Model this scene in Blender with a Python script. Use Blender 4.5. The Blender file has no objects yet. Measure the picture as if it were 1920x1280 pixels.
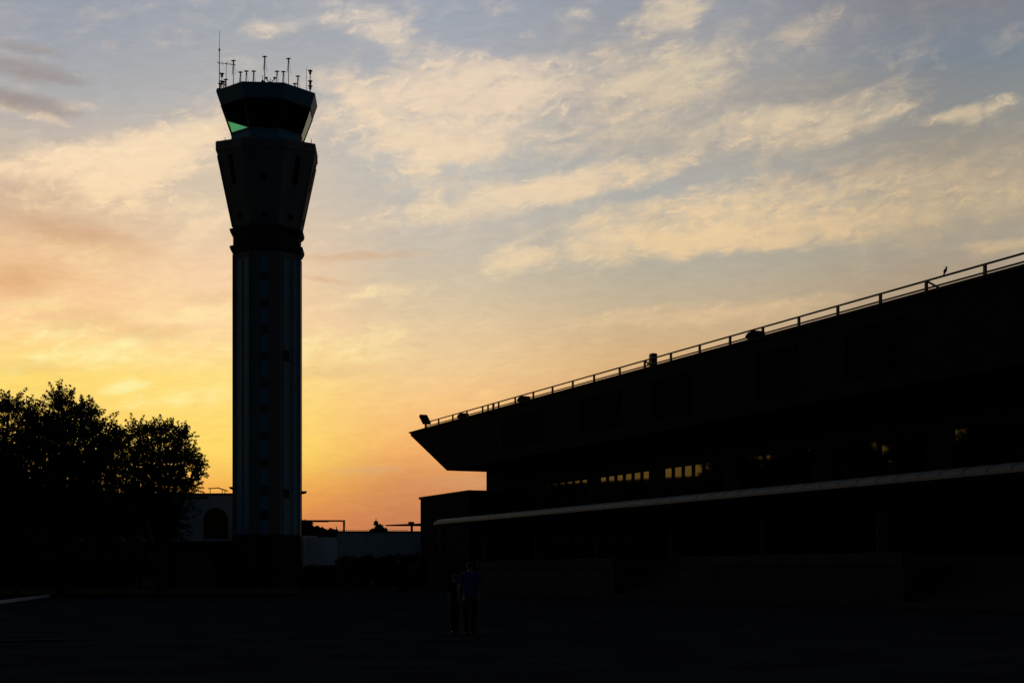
import bpy, bmesh, math, random
import numpy as np
from mathutils import Vector, Matrix

S = bpy.context.scene
COL = S.collection
R = math.radians
F = 2667.0            # focal length in photo pixels (50 mm lens)
CX, HY = 960.0, 1075.0  # column of the view axis, row of the horizon
EYE = 1.40            # eye height, metres

# ------------------------------------------------------------------ camera
cam_d = bpy.data.cameras.new("camera")
cam_d.lens = 50.0
cam_d.sensor_width = 36.0
cam_d.shift_y = (HY - 640.0) / 1920.0
cam_d.clip_start = 0.1
cam_d.clip_end = 20000.0
cam = bpy.data.objects.new("camera", cam_d)
COL.objects.link(cam)
cam.location = (0, 0, EYE)
cam.rotation_euler = (R(90), 0, 0)
S.camera = cam

# ------------------------------------------------------------------ colour management
S.view_settings.view_transform = 'Standard'
S.view_settings.look = 'None'
S.view_settings.exposure = 0.0
S.view_settings.gamma = 1.0
S.cycles.max_bounces = 6
S.cycles.transparent_max_bounces = 24
S.cycles.sample_clamp_indirect = 4.0


def lin(c):
    o = []
    for v in c:
        v = v / 255.0
        o.append(v / 12.92 if v <= 0.04045 else ((v + 0.055) / 1.055) ** 2.4)
    return (o[0], o[1], o[2], 1.0)


# ------------------------------------------------------------------ world: dusk sky with clouds
SUN_AZ, SUN_EL = R(-13.5), R(2.0)
W = bpy.data.worlds.new("World")
S.world = W
W.use_nodes = True
nt = W.node_tree
for n in list(nt.nodes):
    nt.nodes.remove(n)
L = nt.links


def nd(t, **kw):
    n = nt.nodes.new(t)
    for k, v in kw.items():
        setattr(n, k, v)
    return n


def setin(n, i, v):
    if hasattr(v, 'links') or isinstance(v, bpy.types.NodeSocket):
        L.new(v, n.inputs[i])
    else:
        n.inputs[i].default_value = v


def M(op, a, b=None, c=None, clamp=False):
    n = nd('ShaderNodeMath', operation=op, use_clamp=clamp)
    setin(n, 0, a)
    if b is not None:
        setin(n, 1, b)
    if c is not None:
        setin(n, 2, c)
    return n.outputs[0]


def smooth(x, lo, hi, a=0.0, b=1.0):
    n = nd('ShaderNodeMapRange', interpolation_type='SMOOTHSTEP')
    setin(n, 0, x)
    n.inputs[1].default_value = lo
    n.inputs[2].default_value = hi
    n.inputs[3].default_value = a
    n.inputs[4].default_value = b
    return n.outputs[0]


def linear(x, lo, hi, a=0.0, b=1.0):
    n = nd('ShaderNodeMapRange')
    setin(n, 0, x)
    n.inputs[1].default_value = lo
    n.inputs[2].default_value = hi
    n.inputs[3].default_value = a
    n.inputs[4].default_value = b
    return n.outputs[0]


def mixc(f, a, b, bt='MIX'):
    n = nd('ShaderNodeMix', data_type='RGBA', blend_type=bt)
    setin(n, 0, f)
    setin(n, 6, a)
    setin(n, 7, b)
    return n.outputs[2]


tc = nd('ShaderNodeTexCoord')
sx = nd('ShaderNodeSeparateXYZ')
L.new(tc.outputs['Generated'], sx.inputs[0])
az = M('ARCTAN2', sx.outputs[0], sx.outputs[1])       # azimuth from the view axis, +right
hyp = M('SQRT', M('ADD', M('MULTIPLY', sx.outputs[0], sx.outputs[0]), M('MULTIPLY', sx.outputs[1], sx.outputs[1])))
el = M('ARCTAN2', sx.outputs[2], hyp)                 # elevation
cmb = nd('ShaderNodeCombineXYZ')
L.new(az, cmb.inputs[0])
L.new(el, cmb.inputs[1])
AE = cmb.outputs[0]


def azel(px, py):
    """azimuth and elevation (radians) of a direction seen in the photo"""
    a = math.atan2(px - CX, F)
    e = math.atan2(HY - py, math.hypot(F, px - CX))
    return a, e


def noise(vec, scale, detail=6.0, rough=0.55, dist=0.0, color=False):
    n = nd('ShaderNodeTexNoise')
    n.inputs['Scale'].default_value = scale
    n.inputs['Detail'].default_value = detail
    n.inputs['Roughness'].default_value = rough
    n.inputs['Distortion'].default_value = dist
    L.new(vec, n.inputs['Vector'])
    return n.outputs['Color' if color else 'Fac']


def stretch(vec, ang, sx_, sy_, loc=(0, 0, 0)):
    m = nd('ShaderNodeMapping', vector_type='TEXTURE')
    m.inputs['Location'].default_value = loc
    m.inputs['Rotation'].default_value = (0, 0, R(ang))
    m.inputs['Scale'].default_value = (sx_, sy_, 1)
    L.new(vec, m.inputs[0])
    return m.outputs[0]


def warp(vec, amount, scale, detail=4.0, stretchxy=(1.6, 1.0)):
    c = noise(stretch(vec, 8, stretchxy[0], stretchxy[1]), scale, detail, 0.6, color=True)
    v1 = nd('ShaderNodeVectorMath', operation='SUBTRACT')
    L.new(c, v1.inputs[0])
    v1.inputs[1].default_value = (0.5, 0.5, 0.5)
    v2 = nd('ShaderNodeVectorMath', operation='MULTIPLY_ADD')
    L.new(v1.outputs[0], v2.inputs[0])
    v2.inputs[1].default_value = (amount, amount * 0.6, 0)
    L.new(vec, v2.inputs[2])
    return v2.outputs[0]


def blobs(vec, items):
    """soft ellipses (px, py, rx, ry, tilt, weight) added up"""
    acc = None
    for (px, py, rx, ry, tilt, w) in items:
        a, e = azel(px, py)
        m = stretch(vec, tilt, rx * 1.5 / F, ry * 1.5 / F, (a, e, 0))
        g = nd('ShaderNodeTexGradient', gradient_type='SPHERICAL')
        L.new(m, g.inputs[0])
        sm = smooth(g.outputs[1], 0.0, 0.85)
        acc = M('MULTIPLY', sm, w) if acc is None else M('MULTIPLY_ADD', sm, w, acc)
    return acc


def column(stops, top=(120, 128, 140)):
    ramp = nd('ShaderNodeValToRGB')
    e = [((HY - y) / F, c) for y, c in stops]
    e.sort()
    lo, hi = 0.0, 0.42
    els = ramp.color_ramp.elements
    pts = [(t / hi, c) for t, c in e]
    els[0].position = pts[0][0]
    els[0].color = lin(pts[0][1])
    els[1].position = 1.0
    els[1].color = lin(pts[-1][1])
    for p, c in pts[1:]:
        k = els.new(min(p, 0.999))
        k.color = lin(c)
    ramp.color_ramp.interpolation = 'EASE' if False else 'LINEAR'
    L.new(linear(el, lo, hi), ramp.inputs[0])
    return ramp.outputs[0]


wv = warp(AE, 0.05, 14.0)
wv2 = warp(AE, 0.022, 46.0, 5.0)

cols = [
    (60, [(0, (138, 152, 170)), (120, (155, 160, 172)), (230, (170, 171, 174)), (330, (198, 184, 170)), (430, (214, 184, 155)),
          (520, (239, 195, 150)), (620, (255, 207, 154)), (720, (255, 220, 118)), (850, (255, 205, 90)), (950, (230, 160, 80)), (1062, (190, 110, 70))]),
    (450, [(0, (152, 160, 172)), (120, (163, 167, 174)), (220, (180, 178, 178)), (330, (210, 194, 175)), (430, (220, 199, 172)),
           (520, (243, 207, 168)), (620, (254, 212, 162)), (720, (255, 222, 130)), (850, (255, 216, 103)), (920, (246, 176, 80)), (980, (228, 138, 72)), (1062, (210, 125, 75))]),
    (800, [(0, (152, 161, 175)), (100, (162, 167, 177)), (220, (182, 180, 178)), (330, (188, 186, 181)), (440, (199, 188, 175)), (520, (206, 191, 168)),
           (600, (223, 198, 161)), (680, (238, 203, 152)), (760, (248, 197, 130)), (840, (243, 176, 104)), (900, (216, 145, 90)), (970, (202, 128, 84)), (1062, (180, 110, 80))]),
    (1250, [(0, (139, 149, 163)), (80, (153, 156, 164)), (200, (170, 165, 160)), (300, (175, 169, 160)), (380, (174, 173, 167)), (500, (179, 173, 157)),
            (580, (196, 177, 148)), (680, (215, 175, 125)), (800, (215, 155, 100)), (1062, (170, 105, 80))]),
    (1800, [(0, (115, 122, 132)), (100, (129, 131, 139)), (180, (124, 134, 145)), (250, (137, 140, 141)), (330, (156, 149, 137)), (420, (174, 161, 140)),
            (500, (167, 156, 139)), (600, (175, 150, 120)), (1062, (150, 100, 80))]),
]
azw = nd('ShaderNodeSeparateXYZ')
L.new(wv, azw.inputs[0])
base = None
prev = None
for px, stops in cols:
    c = column(stops)
    if base is None:
        base = c
    else:
        base = mixc(smooth(azw.outputs[0], azel(prev, 600)[0], azel(px, 600)[0]), base, c)
    prev = px

# cloud cover: placed banks, broken up by stretched noise
bright = blobs(wv, [
    (780, 235, 230, 105, 8, .95), (960, 135, 170, 40, 4, .7), (1235, 30, 75, 30, 14, 1.0), (1290, 130, 150, 45, 14, .55),
    (1150, 190, 260, 90, 10, .4), (1500, 225, 210, 38, 8, .85), (1815, 205, 85, 15, 0, 1.25), (1110, 345, 230, 30, 12, 1.0),
    (880, 385, 180, 28, 8, .75), (1250, 400, 280, 44, 7, .6), (1180, 455, 190, 26, 5, .8), (1450, 440, 200, 30, 3, .7),
    (1680, 365, 320, 70, 3, .62), (960, 488, 80, 24, 0, .8), (700, 48, 120, 30, -8, .75), (1525, 45, 60, 24, 20, .85),
    (330, 260, 150, 55, 26, 1.0), (180, 330, 170, 50, 14, .85), (60, 300, 110, 28, 8, .7), (300, 385, 150, 34, 8, .5),
    (400, 425, 60, 22, 20, .8), (180, 470, 160, 28, -6, .4), (120, 590, 150, 40, 0, .5), (380, 570, 120, 30, 4, .7),
    (250, 650, 260, 34, 3, .6), (240, 722, 40, 10, 0, 1.2), (330, 745, 120, 16, 6, .6), (850, 300, 90, 22, 6, .7),
    (1250, 585, 200, 22, 5, .6), (1450, 575, 160, 20, 6, .55), (1890, 470, 80, 14, 4, .8), (720, 530, 80, 18, 8, .7),
    (640, 160, 60, 24, -12, .6), (500, 60, 50, 20, 10, .5), (650, 640, 140, 40, 0, .55), (700, 415, 120, 24, 6, .5), (480, 900, 60, 20, 0, .2),
    (1200, 150, 40, 16, 10, .5), (985, 55, 26, 9, 0, .8), (60, 213, 75, 9, -10, .75), (150, 200, 40, 7, 10, .5), (170, 142, 50, 6, 6, .45), (1095, 35, 30, 8, -6, .6),
])
gaps = blobs(wv, [
    (640, 330, 110, 85, 0, 1.2), (700, 455, 130, 45, 0, .7), (1000, 60, 60, 50, 0, .6), (560, 140, 70, 50, 0, .4), (1320, 290, 120, 30, 5, .4), (1240, 345, 150, 16, 12, 1.0), (1060, 395, 90, 12, 12, .6), (1150, 545, 260, 36, 3, .9), (1420, 500, 200, 26, 3, .8),
    (1170, 30, 60, 35, 0, .8), (900, 60, 120, 30, 0, .6), (800, 485, 110, 34, 0, .7), (1850, 150, 110, 50, 0, .9), (1640, 250, 140, 14, 4, .7),
    (250, 160, 170, 70, 0, .8), (640, 110, 90, 30, 0, .5), (1380, 90, 60, 40, 0, .4), (330, 340, 60, 18, 10, .5), (320, 420, 70, 20, 0, .5),
])
n_streak = noise(stretch(wv2, 10, 1.0, 0.32), 24.0, 7.0, 0.56, 0.4)
n_puff = noise(stretch(warp(AE, 0.03, 30.0, 5.0, (1.2, 1.0)), 14, 1.0, 0.6), 40.0, 8.0, 0.55, 0.6)
n_fine = noise(stretch(wv2, 8, 1.0, 0.45), 120.0, 4.0, 0.55, 0.6)
tex = M('ADD', M('MULTIPLY', n_streak, 0.44), M('MULTIPLY', n_puff, 0.46))
tex = M('MULTIPLY_ADD', n_fine, 0.10, tex)             # about 0.5 mean
tex = linear(tex, 0.36, 0.64, -0.5, 0.5)
lowfade = smooth(el, azel(700, 960)[1], azel(700, 700)[1], 0.12, 1.0)
tex = M('MULTIPLY', tex, lowfade)
dens = M('ADD', M('MULTIPLY', bright, 0.64), 0.0)
dens = M('MULTIPLY_ADD', gaps, -0.36, dens)
dens = M('MULTIPLY_ADD', tex, 0.66, dens)
# thin bright filaments inside the banks
wv3 = warp(wv2, 0.02, 60.0, 4.0, (1.3, 1.0))
n_wisp = noise(stretch(wv3, 13, 1.0, 0.38), 62.0, 8.0, 0.62, 0.5)
wisp = M('MULTIPLY', smooth(n_wisp, 0.50, 0.70), smooth(M('ADD', bright, M('MULTIPLY', lowfade, 0.1)), 0.05, 0.7))
dens = M('MULTIPLY_ADD', wisp, 0.40, dens)
cover = smooth(dens, -0.10, 0.90)

cloud_cols = [
    (60, [(0, (175, 172, 172)), (200, (232, 208, 178)), (330, (250, 222, 186)), (450, (252, 218, 172)), (600, (255, 232, 165)), (720, (255, 244, 170)), (850, (255, 232, 130)), (1062, (225, 150, 90))]),
    (520, [(0, (200, 195, 190)), (200, (240, 216, 186)), (330, (248, 220, 182)), (450, (248, 218, 180)), (600, (255, 230, 170)), (720, (255, 236, 160)), (850, (255, 226, 125)), (1062, (225, 150, 90))]),
    (900, [(0, (215, 202, 188)), (200, (235, 211, 184)), (330, (237, 212, 180)), (450, (230, 207, 174)), (600, (240, 213, 168)), (720, (254, 213, 150)), (850, (255, 192, 110)), (1062, (200, 130, 90))]),
    (1300, [(0, (212, 196, 172)), (200, (216, 198, 170)), (330, (230, 204, 168)), (450, (236, 205, 160)), (600, (222, 190, 148)), (720, (232, 188, 135)), (1062, (180, 120, 85))]),
    (1800, [(0, (140, 140, 145)), (130, (160, 152, 150)), (205, (222, 204, 172)), (330, (200, 178, 148)), (420, (214, 187, 148)), (600, (195, 170, 135)), (1062, (160, 110, 85))]),
]
cl = None
for px, stops in cloud_cols:
    c = column(stops)
    cl = c if cl is None else mixc(smooth(azw.outputs[0], azel(prev, 600)[0], azel(px, 600)[0]), cl, c)
    prev = px
sky = mixc(M('MULTIPLY', cover, 0.95), base, cl)

# dull mauve undersides, mostly high on the left
darkb = blobs(wv2, [
    (45, 190, 80, 16, -6, 1.0), (45, 130, 80, 18, -5, .85), (40, 86, 70, 10, -4, .6), (130, 148, 60, 9, 8, .35),
    (90, 425, 130, 24, -6, .36), (190, 455, 110, 26, -10, .32), (40, 520, 90, 30, 0, .42), (60, 355, 80, 20, 0, .25), (25, 545, 60, 26, 0, .3),
    (670, 480, 130, 9, 5, .55), (610, 523, 50, 5, -8, .5), (1580, 165, 200, 36, 0, .30), (1560, 330, 150, 14, 3, .25),
    (150, 600, 90, 22, 0, .35), (280, 625, 80, 14, 4, .35), (60, 690, 90, 12, 0, .25), (400, 560, 50, 14, 0, .3), (620, 700, 90, 12, 3, .3), (690, 880, 70, 8, 0, .35), (900, 900, 120, 14, 2, .25),
])
dtex = linear(n_puff, 0.2, 0.75, 0.45, 1.15)
dark_c = mixc(smooth(el, azel(100, 520)[1], azel(100, 250)[1]), lin((214, 160, 112)), lin((157, 144, 140)))
dark_c = mixc(smooth(az, azel(300, 400)[0], azel(560, 400)[0]), dark_c, lin((214, 172, 132)))
dark_c = mixc(smooth(az, azel(1100, 400)[0], azel(1500, 400)[0]), dark_c, lin((150, 138, 130)))
sky = mixc(M('MULTIPLY', darkb, dtex, clamp=True), sky, dark_c)
# fine grain of the cloud sheet: light and shade on its ripples
rip = linear(noise(stretch(wv2, 4, 1.0, 0.22), 60.0, 3.0, 0.5, 0.6), 0.3, 0.7, 0.965, 1.035)
ripc = nd('ShaderNodeVectorMath', operation='SCALE')
L.new(sky, ripc.inputs[0])
L.new(rip, ripc.inputs['Scale'])
sky = ripc.outputs[0]

# the rest of the dome: physical dusk sky, dim overhead and in the east
nish = nd('ShaderNodeTexSky', sky_type='NISHITA')
nish.sun_disc = False
nish.sun_elevation = SUN_EL
nish.sun_rotation = SUN_AZ
nish.altitude = 20
nish.dust_density = 2.0
nsc = nd('ShaderNodeVectorMath', operation='SCALE')
L.new(mixc(1.0, nish.outputs[0], (0.72, 0.95, 1.35, 1.0), 'MULTIPLY'), nsc.inputs[0])
nsc.inputs['Scale'].default_value = 0.018
aza = M('ABSOLUTE', az)
mask = M('MULTIPLY', smooth(aza, R(52), R(84), 1, 0), smooth(el, R(23), R(40), 1, 0))
sky = mixc(mask, nsc.outputs[0], sky)
bg = nd('ShaderNodeBackground')
L.new(sky, bg.inputs[0])
bg.inputs[1].default_value = 1.0
out = nd('ShaderNodeOutputWorld')
L.new(bg.outputs[0], out.inputs[0])
W.cycles.sampling_method = 'MANUAL'
W.cycles.sample_map_resolution = 512

# ------------------------------------------------------------------ sun, veiled by cloud just above the horizon
sd = bpy.data.lights.new("sun", 'SUN')
sd.energy = 0.35
sd.angle = R(6)
sd.color = (1.0, 0.66, 0.36)
sun = bpy.data.objects.new("sun", sd)
COL.objects.link(sun)
sun.rotation_euler = Vector((-math.sin(SUN_AZ) * math.cos(SUN_EL), -math.cos(SUN_AZ) * math.cos(SUN_EL), -math.sin(SUN_EL))).to_track_quat('-Z', 'Y').to_euler()


# ================================================================== helpers
def mat(name, col, rough=0.8, var=0.25, scale=3.0, spec=0.25, metal=0.0, bump=0.0, bscale=None, stretchz=1.0):
    m = bpy.data.materials.new(name)
    m.use_nodes = True
    t = m.node_tree
    b = t.nodes['Principled BSDF']
    b.inputs['Roughness'].default_value = rough
    b.inputs['Specular IOR Level'].default_value = spec
    b.inputs['Metallic'].default_value = metal
    c = t.nodes.new('ShaderNodeTexCoord')
    mp = t.nodes.new('ShaderNodeMapping')
    mp.inputs['Scale'].default_value = (1, 1, stretchz)
    t.links.new(c.outputs['Object'], mp.inputs[0])
    n = t.nodes.new('ShaderNodeTexNoise')
    n.inputs['Scale'].default_value = scale
    n.inputs['Detail'].default_value = 6
    t.links.new(mp.outputs[0], n.inputs['Vector'])
    r = t.nodes.new('ShaderNodeValToRGB')
    r.color_ramp.elements[0].position = 0.3
    r.color_ramp.elements[1].position = 0.72
    r.color_ramp.elements[0].color = tuple(x * (1 - var) for x in col) + (1,)
    r.color_ramp.elements[1].color = tuple(min(1, x * (1 + var)) for x in col) + (1,)
    t.links.new(n.outputs['Fac'], r.inputs[0])
    t.links.new(r.outputs[0], b.inputs['Base Color'])
    if bump:
        n2 = t.nodes.new('ShaderNodeTexNoise')
        n2.inputs['Scale'].default_value = bscale or scale * 8
        n2.inputs['Detail'].default_value = 4
        t.links.new(c.outputs['Object'], n2.inputs['Vector'])
        bp = t.nodes.new('ShaderNodeBump')
        bp.inputs['Strength'].default_value = bump
        bp.inputs['Distance'].default_value = 0.03
        t.links.new(n2.outputs['Fac'], bp.inputs['Height'])
        t.links.new(bp.outputs[0], b.inputs['Normal'])
    return m


def glass_mat(name, tint, gloss=0.08):
    m = bpy.data.materials.new(name)
    m.use_nodes = True
    t = m.node_tree
    for n in list(t.nodes):
        t.nodes.remove(n)
    tr = t.nodes.new('ShaderNodeBsdfTransparent')
    c = t.nodes.new('ShaderNodeTexCoord')
    n = t.nodes.new('ShaderNodeTexNoise')
    n.inputs['Scale'].default_value = 0.7
    t.links.new(c.outputs['Object'], n.inputs['Vector'])
    r = t.nodes.new('ShaderNodeValToRGB')
    r.color_ramp.elements[0].color = tuple(x * 0.96 for x in tint) + (1,)
    r.color_ramp.elements[1].color = tuple(min(1, x * 1.04) for x in tint) + (1,)
    t.links.new(n.outputs['Fac'], r.inputs[0])
    t.links.new(r.outputs[0], tr.inputs[0])
    g = t.nodes.new('ShaderNodeBsdfGlossy')
    g.inputs['Roughness'].default_value = 0.03
    fr = t.nodes.new('ShaderNodeFresnel')
    fr.inputs[0].default_value = 1.45
    mm = t.nodes.new('ShaderNodeMath')
    mm.operation = 'MULTIPLY'
    ge = t.nodes.new('ShaderNodeNewGeometry')
    iv = t.nodes.new('ShaderNodeMath')
    iv.operation = 'SUBTRACT'
    iv.inputs[0].default_value = 0.9
    t.links.new(ge.outputs['Backfacing'], iv.inputs[1])
    iv.use_clamp = True
    t.links.new(iv.outputs[0], mm.inputs[1])
    t.links.new(fr.outputs[0], mm.inputs[0])
    mx = t.nodes.new('ShaderNodeMixShader')
    t.links.new(mm.outputs[0], mx.inputs[0])
    t.links.new(tr.outputs[0], mx.inputs[1])
    t.links.new(g.outputs[0], mx.inputs[2])
    o = t.nodes.new('ShaderNodeOutputMaterial')
    t.links.new(mx.outputs[0], o.inputs[0])
    return m


MAT = {
    'asphalt': mat('asphalt', (0.042, 0.046, 0.052), 1.0, 0.35, 0.6, 0.0, bump=0.5, bscale=40),
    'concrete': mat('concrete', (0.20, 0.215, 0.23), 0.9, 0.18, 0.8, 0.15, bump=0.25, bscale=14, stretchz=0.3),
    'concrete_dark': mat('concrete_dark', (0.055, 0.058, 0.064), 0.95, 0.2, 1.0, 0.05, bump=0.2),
    'panel_blue': mat('panel_blue', (0.09, 0.31, 0.46), 0.6, 0.08, 1.2, 0.3),
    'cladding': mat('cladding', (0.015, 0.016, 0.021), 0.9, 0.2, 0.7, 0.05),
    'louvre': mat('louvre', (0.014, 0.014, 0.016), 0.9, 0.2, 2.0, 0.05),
    'dark_glass': mat('dark_glass', (0.006, 0.006, 0.008), 0.03, 0.2, 1.0, 0.5),
    'dark_metal': mat('dark_metal', (0.045, 0.045, 0.05), 0.55, 0.25, 4.0, 0.3),
    'grey_metal': mat('grey_metal', (0.22, 0.22, 0.22), 0.5, 0.15, 4.0, 0.4),
    'canopy': mat('canopy_panel', (0.21, 0.22, 0.22), 0.6, 0.10, 1.5, 0.4),
    'white_wall': mat('white_wall', (0.46, 0.56, 0.64), 0.85, 0.12, 0.7, 0.15, bump=0.1),
    'blue_wall': mat('blue_wall', (0.36, 0.52, 0.72), 0.8, 0.12, 0.6, 0.15),
    'render_wall': mat('render_wall', (0.62, 0.66, 0.70), 0.88, 0.14, 0.6, 0.12),
    'dark_wall': mat('dark_wall', (0.024, 0.023, 0.026), 0.95, 0.2, 0.8, 0.03),  # near-black tone, shared by plain walls and the added dark bands
    'paint': mat('kerb_paint', (0.62, 0.62, 0.6), 0.8, 0.25, 2.0, 0.15),
    'red_band': mat('red_band', (0.30, 0.04, 0.03), 0.6, 0.2, 3.0, 0.2),
    'white_band': mat('white_band', (0.75, 0.74, 0.72), 0.6, 0.1, 3.0, 0.2),
    'leaf': mat('leaf', (0.05, 0.065, 0.03), 0.75, 0.45, 1.4, 0.15),
    'leaf_far': mat('leaf_far', (0.045, 0.055, 0.035), 0.8, 0.4, 0.6, 0.1),
    'bark': mat('bark', (0.09, 0.07, 0.055), 0.95, 0.35, 6.0, 0.1, bump=0.5, stretchz=0.25),
    'grass': mat('grass', (0.04, 0.055, 0.028), 1.0, 0.4, 3.0, 0.0, bump=0.6),
    'blind': mat('blind_fabric', (0.02, 0.022, 0.025), 0.95, 0.2, 3.0, 0.05),
    'skin': mat('skin', (0.38, 0.24, 0.17), 0.6, 0.08, 9.0, 0.3),
    'hair': mat('hair', (0.012, 0.010, 0.010), 0.6, 0.3, 30.0, 0.3),
    'shirt_blue': mat('shirt_blue', (0.035, 0.06, 0.28), 0.9, 0.2, 12.0, 0.1, bump=0.3),
    'cloth_black': mat('cloth_black', (0.018, 0.018, 0.022), 0.92, 0.3, 12.0, 0.08, bump=0.3),
    'shoe': mat('shoe_leather', (0.02, 0.018, 0.018), 0.5, 0.2, 10.0, 0.3),
    'feather': mat('feather', (0.05, 0.05, 0.055), 0.8, 0.3, 20.0, 0.2),
    'lamp_lens': mat('lamp_lens', (0.35, 0.35, 0.36), 0.25, 0.1, 6.0, 0.5),
    'cab_glass': glass_mat('cab_glass', (0.56, 0.83, 0.70)),
}


class MB:
    """collects shapes and links them as ONE mesh object"""

    def __init__(self):
        self.v = []
        self.f = []

    def add(self, vs, fs):
        o = len(self.v)
        self.v.extend([tuple(p) for p in vs])
        self.f.extend([tuple(i + o for i in f) for f in fs])
        return self

    def box(self, x0, x1, y0, y1, z0, z1):
        vs = [(x, y, z) for z in (z0, z1) for (x, y) in ((x0, y0), (x1, y0), (x1, y1), (x0, y1))]
        return self.add(vs, [(3, 2, 1, 0), (4, 5, 6, 7), (0, 1, 5, 4), (1, 2, 6, 5), (2, 3, 7, 6), (3, 0, 4, 7)])

    def bevbox(self, x0, x1, y0, y1, z0, z1, b=0.05):
        """box with chamfered upright and top edges"""
        def ring(i, z):
            return [(x0 + i + b, y0 + i, z), (x1 - i - b, y0 + i, z), (x1 - i, y0 + i + b, z), (x1 - i, y1 - i - b, z),
                    (x1 - i - b, y1 - i, z), (x0 + i + b, y1 - i, z), (x0 + i, y1 - i - b, z), (x0 + i, y0 + i + b, z)]
        return self.loft([ring(0, z0), ring(0, z1 - b), ring(b, z1)])

    def loft(self, rings, caps=True, closed=True):
        n = len(rings[0])
        vs = [p for r in rings for p in r]
        fs = []
        for k in range(len(rings) - 1):
            for i in range(n if closed else n - 1):
                j = (i + 1) % n
                fs.append((k * n + i, k * n + j, (k + 1) * n + j, (k + 1) * n + i))
        if caps:
            fs.append(tuple(range(n))[::-1])
            fs.append(tuple((len(rings) - 1) * n + i for i in range(n)))
        return self.add(vs, fs)

    def tube(self, p, q, r0, r1=None, n=8):
        p, q = Vector(p), Vector(q)
        r1 = r0 if r1 is None else r1
        d = (q - p).normalized()
        a = d.orthogonal().normalized()
        b = d.cross(a)
        rr = []
        for c, r in ((p, r0), (q, r1)):
            rr.append([c + a * r * math.cos(2 * math.pi * i / n) + b * r * math.sin(2 * math.pi * i / n) for i in range(n)])
        return self.loft(rr)

    def path(self, pts, radii, n=7):
        rings = []
        pts = [Vector(p) for p in pts]
        for i, p in enumerate(pts):
            d = (pts[min(i + 1, len(pts) - 1)] - pts[max(i - 1, 0)]).normalized()
            a = Vector((0, 1, 0)).cross(d)
            if a.length < 0.2:
                a = Vector((1, 0, 0)).cross(d)
            a.normalize()
            b = d.cross(a)
            rings.append([p + (a * math.cos(2 * math.pi * k / n) + b * math.sin(2 * math.pi * k / n)) * radii[i] for k in range(n)])
        return self.loft(rings)

    def build(self, name, m, parent=None, smooth=False):
        me = bpy.data.meshes.new(name)
        me.from_pydata(self.v, [], self.f)
        me.update()
        bm = bmesh.new()
        bm.from_mesh(me)
        bmesh.ops.recalc_face_normals(bm, faces=bm.faces)
        bm.to_mesh(me)
        bm.free()
        if smooth:
            for p in me.polygons:
                p.use_smooth = True
        me.materials.append(MAT[m] if isinstance(m, str) else m)
        o = bpy.data.objects.new(name, me)
        COL.objects.link(o)
        if parent is not None:
            o.parent = parent
        return o


def tag(o, label=None, cat=None, group=None, kind=None):
    if label:
        o['label'] = label
    if cat:
        o['category'] = cat
    if group:
        o['group'] = group
    if kind:
        o['kind'] = kind
    return o


def empty(name, loc=(0, 0, 0), rz=0.0):
    o = bpy.data.objects.new(name, None)
    COL.objects.link(o)
    o.location = loc
    o.rotation_euler = (0, 0, rz)
    o.empty_display_size = 0.5
    return o


def copy_tree(o, parent=None):
    c = o.copy()
    COL.objects.link(c)
    if parent is not None:
        c.parent = parent
    for ch in list(o.children):
        copy_tree(ch, c)
    return c


def at(px, py, Y):
    """the point at distance Y seen in the photo at px, py"""
    return Vector(((px - CX) / F * Y, Y, EYE + (HY - py) / F * Y))


def oct_ring(r, z, rot=0.0, n=8):
    rr = r / math.cos(math.pi / n)
    return [(rr * math.cos(math.pi / n + 2 * math.pi * i / n + rot), rr * math.sin(math.pi / n + 2 * math.pi * i / n + rot), z) for i in range(n)]


# ================================================================== ground
g = MB()
nx = 24
xs = [-3000, -800, -300, -120, -60, -30, -15, 0, 15, 30, 60, 120, 300, 800, 3000]
ys = [-300, -60, -10, 10, 25, 40, 60, 80, 100, 130, 170, 250, 500, 1200, 4000]
vs = [(x, y, 0.0) for y in ys for x in xs]
fs = [(j * len(xs) + i, j * len(xs) + i + 1, (j + 1) * len(xs) + i + 1, (j + 1) * len(xs) + i) for j in range(len(ys) - 1) for i in range(len(xs) - 1)]
ground = g.add(vs, fs).build('ground', 'asphalt')
tag(ground, kind='structure')

# kerbed planting bed under the trees on the left, and a second kerb nearer
k = MB()
pts = [(-23.6, 64.5), (-24.3, 67.9), (-28.2, 86.6)]
for a, b in zip(pts[:-1], pts[1:]):
    p, q = Vector((a[0], a[1], 0)), Vector((b[0], b[1], 0))
    d = (q - p).normalized()
    nrm = Vector((-d.y, d.x, 0)) * 0.1
    k.loft([[p - nrm, p + nrm, p + nrm * .8 + Vector((0, 0, .14)), p - nrm * .8 + Vector((0, 0, .14))],
            [q - nrm, q + nrm, q + nrm * .8 + Vector((0, 0, .14)), q - nrm * .8 + Vector((0, 0, .14))]])
kerb = k.build('kerb', 'paint')
tag(kerb, kind='structure')
k = MB()
pts = [(-14, 27.5), (-10.2, 29.0), (-9.3, 29.4)]
for a, b in zip(pts[:-1], pts[1:]):
    p, q = Vector((a[0], a[1], 0)), Vector((b[0], b[1], 0))
    d = (q - p).normalized()
    nrm = Vector((-d.y, d.x, 0)) * 0.06
    k.loft([[p - nrm, p + nrm, p + nrm + Vector((0, 0, .05)), p - nrm + Vector((0, 0, .05))],
            [q - nrm, q + nrm, q + nrm + Vector((0, 0, .05)), q - nrm + Vector((0, 0, .05))]])
tag(k.build('kerb', 'concrete_dark'), kind='structure')
gb = MB().add([(-70, 87, .1), (-28.2, 87, .1), (-14.4, 87.5, .1), (-13.2, 104, .1), (-22, 111.8, .1), (-70, 112, .1)], [(0, 1, 2, 3, 4, 5)]).build('grass_bed', 'grass')
tag(gb, kind='structure')

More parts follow.
